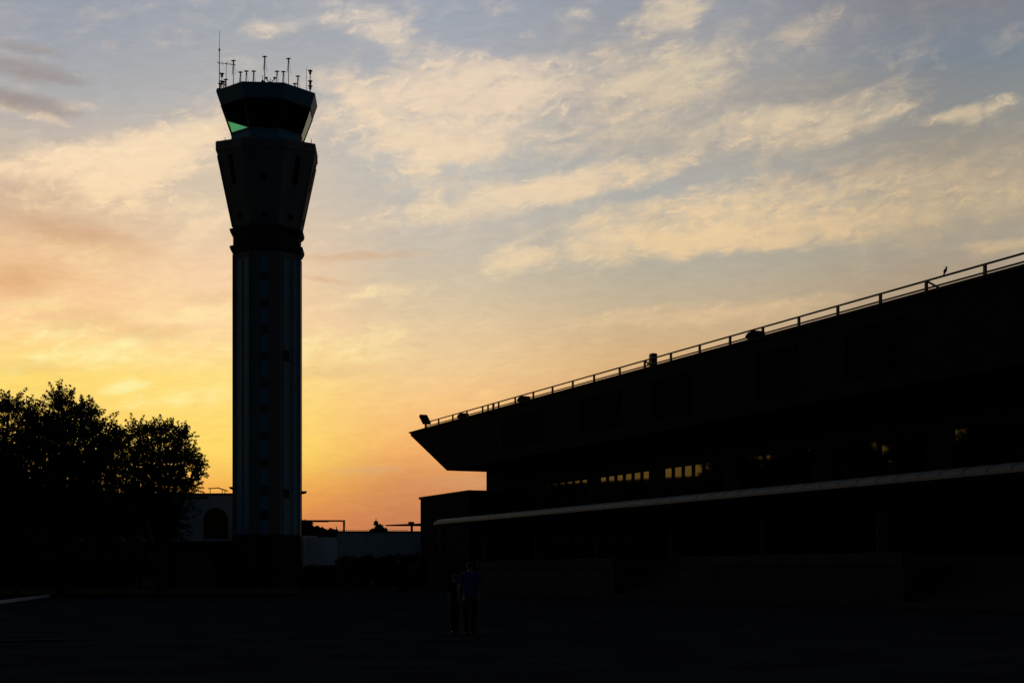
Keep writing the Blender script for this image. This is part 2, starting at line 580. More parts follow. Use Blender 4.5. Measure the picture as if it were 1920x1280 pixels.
# ================================================================== control tower
TY = 147.0
TX = (501.5 - CX) / F * TY
tower = empty('control_tower', (TX, TY, 0), R(4.6))
tag(tower, 'tall octagonal airport control tower with a flared head and glazed cab', 'control tower')


def z_side(py, r):
    """height seen at row py on the near corner of a side face"""
    return EYE + (HY - py) / F * (TY - .414 * r)


# shaft: octagon with a recessed window strip on the near face and ribs at the corners
sh = MB()
sh.loft([oct_ring(3.34, 0), oct_ring(3.34, 34.15)])
for i in range(8):
    a = math.pi / 8 + i * math.pi / 4
    for da in (-.035, .035):
        c = Vector((math.cos(a + da), math.sin(a + da), 0)) * 3.34 / math.cos(math.pi / 8)
        sh.tube(c + Vector((0, 0, .02)), c + Vector((0, 0, 34.0)), .06, n=6)
MB().loft([oct_ring(3.44, 0), oct_ring(3.44, z_side(1004, 3.7)), oct_ring(3.36, z_side(1004, 3.7) + .15)]).build('base_dark_band', 'dark_wall', tower)  # added band: darkness around the shaft foot is put into its colour
shaft = sh.build('shaft', 'concrete', tower)
# blue panel strips let into three faces
for fa, offs in ((-90, (-.0,)), (-45, (-.35, .9)), (-135, (-.3, .75)), (0, (0,))):
    for o_ in offs:
        st = MB().box(-.38, .38, -.03, .03, 1.2, 33.4).build('panel_strip', 'panel_blue', tower)
        a = R(fa)
        st.location = (math.cos(a) * 3.355 - math.sin(a) * o_, math.sin(a) * 3.355 + math.cos(a) * o_, 0)
        st.rotation_euler = (0, 0, a + R(90))


def tower_window(face_deg, off, z, w, h, r=3.34):
    a = R(face_deg)
    fr = MB()
    t = .07
    fr.box(-w / 2 - t, w / 2 + t, -.02, .04, h / 2, h / 2 + t).box(-w / 2 - t, w / 2 + t, -.02, .04, -h / 2 - t, -h / 2)
    fr.box(-w / 2 - t, -w / 2, -.02, .04, -h / 2, h / 2).box(w / 2, w / 2 + t, -.02, .04, -h / 2, h / 2)
    f = fr.build('window', 'dark_metal', tower)
    p = MB().box(-w / 2, w / 2, 0.0, .02, -h / 2, h / 2).build('pane', 'dark_glass', f)
    f.location = (math.cos(a) * (r + .06) - math.sin(a) * off, math.sin(a) * (r + .06) + math.cos(a) * off, z)
    f.rotation_euler = (0, 0, a + R(90))


for py in (517, 567, 617, 667, 716, 766, 816, 866, 919, 965):
    tower_window(-90, 0.0, EYE + (HY - py) / F * (TY - 3.5), .62, .72)
tower_window(-45, -.35, EYE + (HY - 667) / F * (TY - 2.4), .62, 1.0)
tower_window(-45, -.35, EYE + (HY - 925) / F * (TY - 2.4), .62, .8)

# two collars
for (yt, ym, yb) in ((430, 431, 442), (462, 463, 477)):
    zt, zb = z_side(yt, 3.8), z_side(yb, 3.5)
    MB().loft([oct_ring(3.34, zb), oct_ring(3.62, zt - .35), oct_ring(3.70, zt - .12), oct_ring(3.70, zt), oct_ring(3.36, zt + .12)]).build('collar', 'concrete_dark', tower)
# neck between collars and flared head
ZF0, ZF1 = z_side(428, 3.5), 45.28
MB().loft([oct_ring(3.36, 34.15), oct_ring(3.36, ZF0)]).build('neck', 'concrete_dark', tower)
fl = MB()
def rim(r, z):
    """parapet ring, dipping toward the near and far faces"""
    return [(x_, y_, z - (.42 if abs(y_) > abs(x_) else 0)) for x_, y_, _ in oct_ring(r, z)]


fl.loft([oct_ring(3.40, ZF0), rim(4.95, ZF1 - 0.95), rim(5.03, ZF1 - 0.9), rim(5.03, ZF1), rim(4.78, ZF1), oct_ring(4.7, ZF1 - .6)])
for i in range(8):
    a = math.pi / 8 + i * math.pi / 4
    c = Vector((math.cos(a), math.sin(a), 0)) / math.cos(math.pi / 8)
    fl.tube(c * 3.40 + Vector((0, 0, ZF0 + .05)), c * 4.84 + Vector((0, 0, ZF1 - 1.45)), .08, n=6)
head = fl.build('flared_head', 'concrete', tower)
MB().loft([oct_ring(4.74, ZF1 - .68), oct_ring(4.74, ZF1 - .61)]).build('deck', 'concrete_dark', tower)
slope = (4.90 - 3.40) / (ZF1 - 1.25 - ZF0)
for fd in (-90, -45, -135, 0, 180):
    a = R(fd)
    for (ya, yb, w, nm) in ((288, 340, .62, 'slot_window'), (394, 403, .6, 'window')):
        za, zb = EYE + (HY - yb) / F * (TY - 4), EYE + (HY - ya) / F * (TY - 4)
        ra, rb = 3.40 + slope * (za - ZF0) + .05, 3.40 + slope * (zb - ZF0) + .05
        m = MB()
        ta, ra_ = Vector((-math.sin(a), math.cos(a), 0)), Vector((math.cos(a), math.sin(a), 0))
        q = [ra_ * ra - ta * w / 2, ra_ * ra + ta * w / 2, ra_ * rb + ta * w / 2, ra_ * rb - ta * w / 2]
        for i_, zz in enumerate((za, za, zb, zb)):
            q[i_].z = zz
        m.loft([[p - ra_ * .12 for p in q], q])
        m.build(nm, 'louvre', tower)

# cab: sill wall, outward leaning glass, blinds, roof
ZS, ZG = 46.31, 49.01
RS, RG = 3.53, 4.48
MB().loft([oct_ring(3.53, ZF1 - .605), oct_ring(3.53, ZS - .12), oct_ring(3.60, ZS - .1), oct_ring(3.60, ZS)]).build('sill_wall', 'panel_blue', tower)
MB().loft([oct_ring(3.2, ZS + .01), oct_ring(3.2, ZS + .05)]).build('cab_floor', 'cloth_black', tower)
frame = MB()
lo, hi = oct_ring(RS, ZS + .03), oct_ring(RG, ZG)
for i in range(8):
    frame.tube(lo[i], hi[i], .09, n=6)
    j = (i + 1) % 8
    frame.tube(lo[i], lo[j], .07, n=6)
    frame.tube(hi[i], hi[j], .08, n=6)
frame.build('cab_frame', 'dark_metal', tower)
for i in range(8):
    j = (i + 1) % 8
    q = [Vector(lo[i]), Vector(lo[j]), Vector(hi[j]), Vector(hi[i])]
    nrm = (q[1] - q[0]).cross(q[3] - q[0]).normalized() * .015
    pane = MB().loft([[p - nrm for p in q], [p + nrm for p in q]]).build('cab_window', 'cab_glass', tower)
    a = math.pi / 8 + (i + .5) * math.pi / 4
    deg = (math.degrees(a) + 360) % 360     # facing direction of the pane
    drop = {90: 0.0, 135: 0.82, 45: 0.0, 270: 0.72, 225: 0.72, 315: 0.72}.get(int(round(deg / 45.0)) * 45 % 360, None)
    if drop is not None:                     # roller blind, down to a fraction of the pane
        inn = Vector((-math.cos(a), -math.sin(a), 0)) * .16
        b0, b1 = [q[0].lerp(q[3], drop + .0), q[1].lerp(q[2], drop)], [q[2], q[3]]
        bl = [b0[0] + inn, b0[1] + inn, b1[0] + inn, b1[1] + inn]
        MB().loft([[p for p in bl], [p - inn * .15 for p in bl]]).build('blind', 'blind', pane)
core = MB()
core.bevbox(-1.0, 1.0, -.6, 1.2, ZS + .05, ZG - .1, .1)
core.build('cab_core', 'cloth_black', tower)
for i in range(8):
    cons = MB()
    a0, a1 = math.pi / 8 + i * math.pi / 4, math.pi / 8 + (i + 1) * math.pi / 4
    if i in (3, 7, 2, 4, 0):
        continue
    pts_ = []
    for (r_, z_) in ((3.2, ZS + .05), (3.3, ZS + .85), (2.5, ZS + .95), (2.4, ZS + .05)):
        pts_.append((r_, z_))
    k_ = 1 / math.cos(math.pi / 8)
    cons.loft([[(math.cos(a0) * r_ * k_, math.sin(a0) * r_ * k_, z_) for r_, z_ in pts_], [(math.cos(a1) * r_ * k_, math.sin(a1) * r_ * k_, z_) for r_, z_ in pts_]])
    cons.build('console_desk', 'cloth_black', tower)
ZR = 50.46
MB().loft([oct_ring(4.25, ZG - .03), oct_ring(4.52, ZG - .02), oct_ring(5.0, ZR - .05), oct_ring(5.0, ZR), oct_ring(4.78, ZR), oct_ring(4.76, ZR - .06)]).build('cab_roof', 'panel_blue', tower)
bx_ = MB().bevbox(-4.95, -3.4, -2.0, -1.2, ZR - .05, ZR + .28, .05).build('roof_box', 'dark_metal', tower)


# ---- antennas on the cab roof: each one a thing
def antenna(px, ytop, Y, kind, label, r=.045, zbase=ZR - .08, extra=()):
    r *= .8
    top = at(px, ytop, Y)
    e = empty('roof_antenna', (top.x, Y, zbase))
    tag(e, label, 'antenna', 'antennas on the control tower roof')
    h = top.z - zbase
    m = MB()
    if kind == 'whip':
        m.tube((0, 0, 0), (0, 0, h * .72), r, r * .8).tube((0, 0, h * .72), (0, 0, h), r * .55, r * .35)
        m.build('mast', 'dark_metal', e)
        MB().tube((0, 0, h * .695), (0, 0, h * .725), r * 1.9, n=8).build('coupling', 'dark_metal', e)
        return e
    if kind == 'rod':
        m.tube((0, 0, 0), (0, 0, h), r, r * .7)
        m.tube((0, 0, 0), (0, 0, .12), r * 2.2)
        m.build('mast', 'dark_metal', e)
        return e
    m.tube((0, 0, 0), (0, 0, h - .05), r, r * .8)
    m.tube((0, 0, 0), (0, 0, .06), r * 3)
    m.build('mast', 'dark_metal', e)
    hd = MB()
    if kind == 'tee':
        for a in (0, 45, 90, 135):
            c, s_ = math.cos(R(a)) * .24, math.sin(R(a)) * .24
            hd.tube((-c, -s_, h - .05), (c, s_, h - .05), .03, n=6)
        hd.tube((0, 0, h - .45), (0, 0, h + .02), .055, .075)
        hd.build('antenna_head', 'dark_metal', e)
        sk = MB()
        for a in (20, 140, 260):
            sk.tube((math.cos(R(a)) * .06, math.sin(R(a)) * .06, h - .25), (math.cos(R(a)) * .24, math.sin(R(a)) * .24, max(.05, h - 1.5)), .016, n=5)
        sk.build('radial', 'dark_metal', e)
    elif kind == 'yagi':
        hd.tube((-.9, 0, h), (.95, 0, h - .22), .03, n=6)
        for k_, x_ in enumerate((-.8, -.4, 0.05, .5, .85)):
            hd.tube((x_, -.5 + k_ * .05, h - .11 * (x_ + .9)), (x_, .5 - k_ * .05, h - .11 * (x_ + .9)), .02, n=5)
        hd.tube((0.05, 0, h - .05), (.2, 0, h + .12), .02, n=5)
        hd.build('boom', 'dark_metal', e)
    elif kind == 'lamp':
        hd.tube((0, 0, h * .25), (0, 0, h * .5), .14, .16).tube((0, 0, h * .5), (0, 0, h * .62), .16, .06)
        hd.build('obstruction_lamp', 'dark_metal', e)
    elif kind == 'cups':
        hd.tube((-.42, 0, h - .1), (-.1, 0, h - .42), .05).tube((.42, 0, h - .1), (.1, 0, h - .42), .05).tube((-.12, 0, h - .42), (.12, 0, h - .42), .05)
        hd.build('wind_sensor_arm', 'dark_metal', e)
        for s_ in (-1, 1):
            cp = MB()
            rings = []
            for q_ in range(5):
                t_ = q_ / 4
                rr = .02 + .15 * math.sin(t_ * math.pi / 2)
                rings.append([(s_ * .42 + math.cos(u * math.pi / 4) * rr, math.sin(u * math.pi / 4) * rr, h - .14 + t_ * .2) for u in range(8)])
            cp.loft(rings).build('cup', 'dark_metal', e)
    elif kind == 'stack':
        hd.tube((0, 0, h - .3), (0, 0, h), .08)
        for q_, z_ in enumerate(extra):
            if q_:
                hd = MB()
            for a in (0, 60, 120):
                c, s_ = math.cos(R(a)) * .24, math.sin(R(a)) * .24
                hd.tube((-c, -s_, h * z_), (c, s_, h * z_), .05, n=6)
            hd.tube((0, 0, h * z_ - .35), (0, 0, h * z_ + .04), .12, .13)
            hd.build('dipole', 'dark_metal', e)
    return e


zx = lambda v: 380 + v / 5.333
zy = lambda v: 40 + v / 5.333
antenna(zx(167), zy(95), 146.2, 'whip', 'tallest antenna on the tower roof, a thin whip at its left corner', .06)
antenna(zx(192), zy(520), 145.6, 'stack', 'short stacked dipole antenna just right of the tallest whip', .05, extra=(.98, .62))
antenna(zx(177), zy(620), 145.0, 'tee', 'lowest stubby antenna beside the foot of the tallest whip', .05)
antenna(zx(235), zy(415), 145.8, 'yagi', 'antenna with a long thin horizontal boom near the left of the tower roof', .035)
antenna(zx(230), zy(578), 145.0, 'tee', 'short antenna in front of the long boom antenna', .04)
antenna(zx(212), zy(600), 145.1, 'tee', 'stubby antenna between the stacked dipole and the boom antenna', .04)
antenna(zx(307), zy(390), 144.5, 'tee', 'tall T-topped antenna next right of the boom antenna', .05)
antenna(zx(377), zy(505), 144.0, 'tee', 'short T-topped antenna, first right of the tall one on the left', .055)
antenna(zx(437), zy(495), 144.4, 'tee', 'slim short T-topped antenna, second of three short ones in a row', .035)
antenna(zx(510), zy(495), 144.0, 'tee', 'short T-topped antenna, last of three left of the roof middle', .05)
antenna(zx(600), zy(535), 143.6, 'lamp', 'stub mast with an obstruction lamp at the middle of the tower roof', .045)
antenna(zx(620), zy(350), 144.2, 'tee', 'tall T-topped antenna at the middle of the tower roof', .06)
antenna(zx(678), zy(568), 143.6, 'cups', 'wind sensor with two cups on a forked arm on the tower roof', .05)
antenna(zx(743), zy(497), 144.3, 'tee', 'thin short antenna just right of the wind sensor', .03)
antenna(zx(807), zy(500), 144.0, 'tee', 'short T-topped antenna beside the tall one right of the roof middle', .05)
antenna(zx(858), zy(370), 144.6, 'tee', 'tall T-topped antenna right of the wind sensor', .05)
antenna(zx(922), zy(620), 144.6, 'tee', 'lowest stub antenna on the right slope of the tower roof edge', .05)
antenna(zx(952), zy(545), 145.0, 'tee', 'short antenna between the tall T and the thin rod on the right', .05)
antenna(zx(1037), zy(470), 146.0, 'rod', 'bare thin rod antenna near the right corner of the tower roof', .035)
antenna(zx(1075), zy(487), 146.2, 'stack', 'thick stacked antenna with three heads at the right corner of the roof', .07, extra=(.97, .58, .40))
for (px, yt, yb, lb) in ((407.7, 263, 271, 'shorter whip rod on the left rim of the flared head'), (422, 258, 271, 'longer whip rod on the left rim of the flared head'),
                         (583.5, 260, 268, 'single whip rod on the right rim of the flared head')):
    antenna(px, yt, TY - 1.0, 'rod', lb, .05, zbase=ZF1)
# small lights bracketed to the shaft
for (px, py, sgn, lb) in ((437, 917, -1, 'small lamp bracketed low on the left side of the tower shaft'), (568, 925, 1, 'small lamp bracketed low on the right side of the tower shaft')):
    c = at(px, py, TY)
    e = empty('wall_lamp', (c.x, TY, c.z))
    tag(e, lb, 'wall lamp')
    MB().tube((-.3 * sgn, 0, 0), (.15 * sgn, 0, 0), .05).build('bracket', 'dark_metal', e)
    MB().loft([[(-.18 + .1 * sgn, -.15, .02), (.2 + .1 * sgn, -.15, .02), (.2 + .1 * sgn, .15, .02), (-.18 + .1 * sgn, .15, .02)],
               [(-.25 + .15 * sgn, -.2, .26), (.25 + .15 * sgn, -.2, .26), (.25 + .15 * sgn, .2, .26), (-.25 + .15 * sgn, .2, .26)],]).build('lamp_body', 'dark_metal', e)

# ================================================================== terminal building
TAN = (CX + 203) / F
PHI = math.atan(TAN)
C0 = 46.1
OZ = 126.4
OX = C0 - OZ * TAN
term = empty('terminal_building', (OX, OZ, 0), -(math.pi / 2 - PHI))
tag(term, 'long dark terminal building with an overhanging upper storey and sloping cut end', 'terminal building')
sp, cp_ = math.sin(PHI), math.cos(PHI)


def lx_at(px, t=0.0):
    k_ = (px - CX) / F
    return (k_ * (OZ + t * sp) - OX - t * cp_) / (sp + k_ * cp_)


def Zat(lx, t=0.0):
    return OZ - lx * cp_ + t * sp


def z_at(py, lx, t=0.0):
    return EYE + (HY - py) / F * Zat(lx, t)


XE = 112.0                       # near end, beyond the frame
ZROOF = EYE + .271 * C0          # parapet
ZSOF = EYE + .1854 * C0
lxs = lx_at(838)
DEP = 26.0
REC = 3.55

up = MB()
# upper storey front band: cut end slopes out to the tip
y0, y1 = 0.0, 5.0
prof = [(0.0, ZROOF - .22), (lxs, ZSOF), (XE, ZSOF), (XE, ZROOF - .05), (0.0, ZROOF - .05)]
up.loft([[(x, y0, z) for x, z in prof], [(x, y1, z) for x, z in prof]])
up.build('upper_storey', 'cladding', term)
MB().box(-.08, XE + .1, -.12, DEP, ZROOF - .05, ZROOF + .06).build('roof_slab', 'concrete_dark', term)
# horizontal ribs of the cladding and louvred panels
for i in range(9):
    zz = ZSOF + .35 + i * .46
    x0 = lxs * (1 - (zz - ZSOF) / (ZROOF - .32 - ZSOF)) + .4
    MB().box(x0, XE, -.022, -.003, zz, zz + .03).build('cladding_rib', 'louvre', term)
for (pa, pb) in ((945, 1015), (1090, 1160), (1225, 1290), (1420, 1490), (1590, 1690)):
    xa, xb = lx_at(pa), lx_at(pb)
    lv = MB()
    zl, zh = ZSOF + .9, ZSOF + 3.1
    lv.box(xa - .08, xa, -.1, -.036, zl, zh).box(xb, xb + .08, -.1, -.036, zl, zh).box(xa - .08, xb + .08, -.1, -.036, zh, zh + .08).box(xa - .08, xb + .08, -.1, -.036, zl - .08, zl)
    nb = 11
    for q_ in range(nb):
        x_ = xa + (xb - xa) * (q_ + .5) / nb
        lv.box(x_ - .04, x_ + .04, -.095, -.038, zl, zh)
    lv.build('louvre_panel', 'louvre', term)

# lower storeys: end wall, front wall with glazing band, back wall with glazing band, floor and ceiling
ZB0, ZB1 = 5.6, EYE + .136 * (C0 + REC / cp_)
ZCEIL = 12.4
LXE = lxs
MB().box(LXE, LXE + .35, REC + .36, DEP - .36, 0, ZROOF - .06).build('end_wall', 'dark_wall', term)
MB().box(LXE, XE, REC, REC + .35, 0.0, 2.2).build('plinth_wall', 'dark_wall', term)
MB().box(LXE, XE, REC, REC + .35, 4.3, ZB0).build('spandrel', 'dark_wall', term)
MB().box(LXE, XE, REC, REC + .35, ZB1, ZSOF).build('front_wall', 'dark_wall', term)
MB().box(LXE, XE, DEP - .35, DEP, 0, ZROOF - .06).build('back_wall', 'dark_wall', term)
# glazing bays on the front: six panes and a solid pier, repeated
first = lx_at(1119.5, REC)
pitch = (lx_at(1216, REC) - first) / 6.0
pier = lx_at(1240, REC) - lx_at(1216.5, REC)
bay = pitch * 6 + pier
x = first - 4 * bay
xmin = 1e9
while x < XE:
    for i in range(6):
        xa, xb = x + i * pitch, x + (i + 1) * pitch
        if xa < LXE + .3 or xb > XE:
            continue
        MB().box(xa + .2, xb, REC + .14, REC + .17, ZB0, ZB1).build('glass_pane', 'dark_glass', term)
        MB().box(xa, xa + .2, REC + .06, REC + .26, ZB0, ZB1).build('mullion', 'louvre', term)
        xmin = min(xmin, xa)
    if x + 6 * pitch > LXE + .3 and x + bay < XE and xmin < x + 6 * pitch:
        MB().box(x + 6 * pitch, x + bay, REC + .02, REC + .34, ZB0, ZB1).build('pier', 'dark_wall', term)
    x += bay
MB().box(LXE, xmin, REC + .003, REC + .34, ZB0, ZB1).build('pier', 'dark_wall', term)
# ground floor doors and dark shopfront glass behind columns
x = LXE + .5
while x < XE - 4:
    MB().box(x, x + 3.7, REC + .12, REC + .16, 2.2, 4.3).build('shopfront_pane', 'dark_glass', term)
    MB().box(x + 3.7, x + 3.95, REC + .05, REC + .3, 2.2, 4.3).build('shopfront_post', 'louvre', term)
    x += 3.95
x = LXE + 6
while x < XE:
    MB().loft([[(x + .3 * math.cos(u * math.pi / 6), -2.6 + .3 * math.sin(u * math.pi / 6), z_) for u in range(12)] for z_ in (2.0, 5.0)]).build('column', 'concrete_dark', term, smooth=False)
    x += 9.0

# annex block at the far end
an = empty('annex_building', (OX, OZ, 0), -(math.pi / 2 - PHI))
tag(an, 'low dark flat-roofed annex tucked under the cut end of the terminal', 'annex')
xa, xb = lx_at(788), lx_at(880)
ZAN = EYE + .1447 * C0
MB().box(xa, xb, 0.02, 16, 0, ZAN - .2).build('wall', 'dark_wall', an)
MB().box(xa - .12, xb + .08, -.1, 16.1, ZAN - .2, ZAN).build('roof', 'concrete_dark', an)
dr = MB().box(xb - 5.2, xb - 3.2, -.03, .015, 0.0, 2.5).build('door', 'louvre', an)
MB().box(xb - 3.45, xb - 3.35, -.08, -.032, 1.0, 1.3).build('handle', 'dark_metal', dr)
for q_ in range(2):
    wv_ = MB().box(xa + 1 + q_ * 2.6, xa + 2.8 + q_ * 2.6, -.03, .015, 3.4, 4.6).build('window', 'louvre', an)
    MB().box(xa + 1.1 + q_ * 2.6, xa + 2.7 + q_ * 2.6, -.04, -.031, 3.5, 4.5).build('pane', 'dark_glass', wv_)

# entrance canopy: quarter-barrel edge with a rounded far end
CT = -5.0
CC = C0 + CT / cp_
ZC1, ZC0 = EYE + .1015 * CC, EYE + .0903 * CC
can = empty('entrance_canopy', (OX, OZ, 0), -(math.pi / 2 - PHI))
tag(can, 'long pale ribbed canopy with a rounded front edge along the terminal', 'canopy')


def canopy_path():
    """plan points (x, y, outward x, outward y) of the eave, from the rounded far end to the near end"""
    xs0 = lx_at(805, CT) + 1.2
    p = []
    for i in range(9):
        a = math.pi - i / 8 * math.pi / 2     # far side to front
        p.append((xs0 + 1.2 * math.cos(a), CT + 1.2 - 1.2 * math.sin(a), math.cos(a), -math.sin(a)))
    p.insert(0, (xs0 - 1.2, CT + 7.0, -1, 0))
    xx = xs0 + 1.3
    while xx < XE:
        p.append((xx, CT, 0, -1))
        xx += 1.3
    return p


CP = canopy_path()
NQ = 7


def canopy_section(px_, py_, ox, oy, grow=0.0):
    r = []
    H = ZC1 - ZC0
    for q_ in range(NQ):
        a = q_ / (NQ - 1) * math.pi / 2
        d = -1.15 * (1 - math.cos(a)) + grow * math.cos(a)
        z_ = ZC0 + .12 + (H - .12) * math.sin(a) + grow * math.sin(a)
        r.append((px_ + ox * d, py_ + oy * d, z_))
    return r


cb = MB()
rings = []
for p in CP:
    s_ = canopy_section(*p)
    inner = (p[0] - p[2] * 2.2, p[1] - p[3] * 2.2)
    rings.append([(p[0], p[1], ZC0)] + s_ + [(inner[0], inner[1], ZC1 + .05), (inner[0], inner[1], ZC0)])
cb.loft(rings)
cb.build('canopy_edge', 'canopy', can)
MB().box(CP[1][0] + 2.3, XE, CT + 2.25, REC - .02, ZC0 + .1, ZC0 + .35).build('canopy_roof', 'concrete_dark', can)
rib = 0
for i, p in enumerate(CP):
    if rib >= 95:
        break
    a_ = canopy_section(*p, grow=.012)
    tx, ty = -p[3] * .03, p[2] * .03
    m = MB().loft([[(q_[0] - tx, q_[1] - ty, q_[2]) for q_ in a_] + [(q_[0] - tx - p[2] * .06, q_[1] - ty - p[3] * .06, q_[2] - .03) for q_ in a_[::-1]],
                   [(q_[0] + tx, q_[1] + ty, q_[2]) for q_ in a_] + [(q_[0] + tx - p[2] * .06, q_[1] + ty - p[3] * .06, q_[2] - .03) for q_ in a_[::-1]]])
    m.build('rib', 'dark_metal', can)
    rib += 1

# raised terrace with retaining wall and two flights of steps
TT = -3.6
CTt = C0 + TT / cp_
ter = empty('entrance_terrace', (OX, OZ, 0), -(math.pi / 2 - PHI))
tag(ter, 'raised concrete terrace with two flights of steps along the terminal front', 'terrace')
ZT = 2.2
s1a, s1b = lx_at(1150, TT), lx_at(1275, TT)
s2a, s2b = lx_at(1695, TT), lx_at(2010, TT)
tx0 = lx_at(895, TT)
MB().box(tx0, XE, TT + 4.0, REC - .02, 0, ZT).build('terrace_floor', 'concrete_dark', ter)
for (a, b) in ((tx0, s1a), (s1b, s2a), (s2b, XE)):
    MB().box(a, b, TT, TT + 3.99, 0, ZT - .45).build('retaining_wall', 'concrete_dark', ter)
    MB().box(a, b, TT - .08, TT + .3, ZT - .44, ZT + .12).build('parapet', 'concrete_dark', ter)
for (a, b) in ((s1a, s1b), (s2a, s2b)):
    st = MB()
    for i in range(10):
        st.box(a + .01, b - .01, TT + i * .38, TT + 3.98, .22 * i + (.001 if i else 0), .22 * (i + 1) - .001)
    st.build('steps', 'concrete_dark', ter)

# ---- railing along the roof edge
rail = empty('roof_railing', (OX, OZ, 0), -(math.pi / 2 - PHI))
tag(rail, 'low two-bar metal railing running along the terminal roof edge', 'railing')
TR = .25
ZR0 = ZROOF + .06
post_px = [1847, 1737, 1651, 1571, 1498, 1430.5, 1369, 1312, 1258, 1209, 1162, 1114, 1074, 1036, 1000, 966, 935, 925, 915, 905, 875.5, 849, 822.5, 799]
posts = [lx_at(p, TR) for p in post_px]
d_ = posts[0] - posts[1]
xx = posts[0]
while xx + 3.4 < XE:
    xx += 3.4
    posts.append(xx)
xlo, xhi = min(posts), XE
HT, HB = .56, .17
MB().tube((xlo, TR, ZR0 + HT), (xhi, TR, ZR0 + HT), .05).build('top_bar', 'dark_metal', rail)
MB().tube((xlo, TR, ZR0 + HB + .04), (xhi, TR, ZR0 + HB + .04), .045).build('bottom_bar', 'dark_metal', rail)
for i, x_ in enumerate(posts):
    w_ = .07 if abs(x_ - lx_at(925, TR)) > .05 else .12
    MB().box(x_ - w_, x_ + w_, TR - .05, TR + .05, ZR0, ZR0 + HT).box(x_ - .22, x_ + .22, TR - .09, TR + .09, ZR0, ZR0 + .05).build('post', 'dark_metal', rail)
for px in (1209, 1737):
    x_ = lx_at(px, TR)
    MB().tube((x_, TR, ZR0 + HT), (x_ + .95, TR + .03, ZR0 + .02), .05).build('brace', 'dark_metal', rail)


def on_roof(px, t=0.3):
    x_ = lx_at(px, t)
    w = term.matrix_basis if False else Matrix.Translation((OX, OZ, 0)) @ Matrix.Rotation(-(math.pi / 2 - PHI), 4, 'Z')
    return w @ Vector((x_, t, ZR0))


RZ = -(math.pi / 2 - PHI)


def floodlight(px, label, tilt=-35, h=.2, w=.9, big=False, t=.3):
    p = on_roof(px, t)
    e = empty('floodlight', p, RZ)
    tag(e, label, 'floodlight', 'floodlights on the terminal roof edge')
    MB().tube((0, 0, 0), (0, 0, h), .045).tube((0, 0, 0), (0, 0, .04), .14).build('stand', 'dark_metal', e)
    body = MB()
    hw, hl, th = (w / 2, .36, .12 if big and tilt > 20 else .15)
    body.loft([[(-hw, -hl, -th), (hw, -hl, -th), (hw, hl, -th), (-hw, hl, -th)],
               [(-hw, -hl, 0), (hw, -hl, 0), (hw, hl, 0), (-hw, hl, 0)],
               [(-hw * (.94 if tilt > 20 else .5), -hl * .9, th), (hw * .96, -hl * .9, th), (hw * .96, hl * .9, th), (-hw * (.94 if tilt > 20 else .5), hl * .9, th)]])
    b = body.build('lamp_housing', 'louvre', e)
    b.location = (0, 0, h + th)
    b.rotation_euler = (0, R(tilt), 0) if big else (R(tilt), 0, 0)
    ln = MB().box(-hw + .05, hw - .05, -hl + .05, hl - .05, -th - .02, -th - .002).build('lens', 'lamp_lens', b)
    return e


f1 = floodlight(797, 'largest floodlight, tilted up on a stand at the far tip of the roof', tilt=38, h=.75, w=1.25, big=True)
floodlight(868, 'dark floodlight lying low on the roof edge next to the tip', tilt=-4, h=.12, w=.85, big=True)
floodlight(982, 'dark floodlight low on the roof edge just right of the doubled posts', tilt=-3, h=.12, w=.85, big=True)
floodlight(1416, 'dark floodlight low on the roof edge nearest the camera', tilt=-3, h=.12, w=.85, big=True)
# upright cabinet strapped to the railing
p = on_roof(1225, .5)
cab = empty('equipment_box', p, RZ)
tag(cab, 'upright dark box standing at the roof railing beside a braced post', 'equipment box')
MB().bevbox(-.2, .2, -.18, .18, .12, .92, .03).build('box_body', 'dark_metal', cab)
MB().box(-.18, -.1, -.1, .1, 0, .12).box(.1, .18, -.1, .1, 0, .12).build('foot', 'dark_metal', cab)
MB().box(-.17, .17, -.205, -.183, .18, .86).build('door', 'dark_metal', cab)
MB().tube((-.2, 0, .7), (-.8, 0, .35), .03).build('strut', 'dark_metal', cab)

# bird perched on the railing
p = on_roof(1771, TR)
bird = MB()
rings = []
axis = Vector((.38, 0, 1)).normalized()
side = Vector((0, 1, 0))
fw = axis.cross(side)
for (s_, r_, o_) in ((-.17, .012, -.05), (-.10, .02, -.035), (-.04, .035, -.01), (.0, .055, .01), (.06, .075, .02), (.12, .075, .02), (.17, .055, .02), (.20, .042, .03), (.235, .045, .045), (.265, .035, .055), (.285, .012, .06)):
    c = axis * s_ + fw * o_
    rings.append([c + (side * math.cos(u * math.pi / 5) * .85 + fw * math.sin(u * math.pi / 5)) * r_ for u in range(10)])
bird.loft(rings)
bird.tube(axis * .25 + fw * .08, axis * .24 + fw * .15, .012, .003, n=5)
bird.tube((0.0, .025, .0), (-.02, .025, -.10), .008, n=5).tube((0.0, -.025, .0), (-.02, -.025, -.10), .008, n=5)
bo = bird.build('bird', 'feather', None, smooth=True)
bo.location = p + Vector((0, 0, HT + .13))
bo.scale = (1.0, 1.0, 1.0)
bo.rotation_euler = (0, R(22), RZ)
tag(bo, 'small dark bird perched on the top bar of the roof railing', 'bird')

# ================================================================== low building with an arch, left of the tower
AB = 152.0
ab = empty('arched_building', (at(200, 1000, AB).x, AB, 0))
tag(ab, 'low pale flat-roofed building with an arched window beside the tower', 'building')
ax0, ax1 = at(-260, 0, AB).x - ab.location.x, at(470, 0, AB).x - ab.location.x
zr = at(0, 927, AB).z
acx = at(404, 0, AB).x - ab.location.x
aw = 1.35
zs = at(0, 975, AB).z
wall = MB()
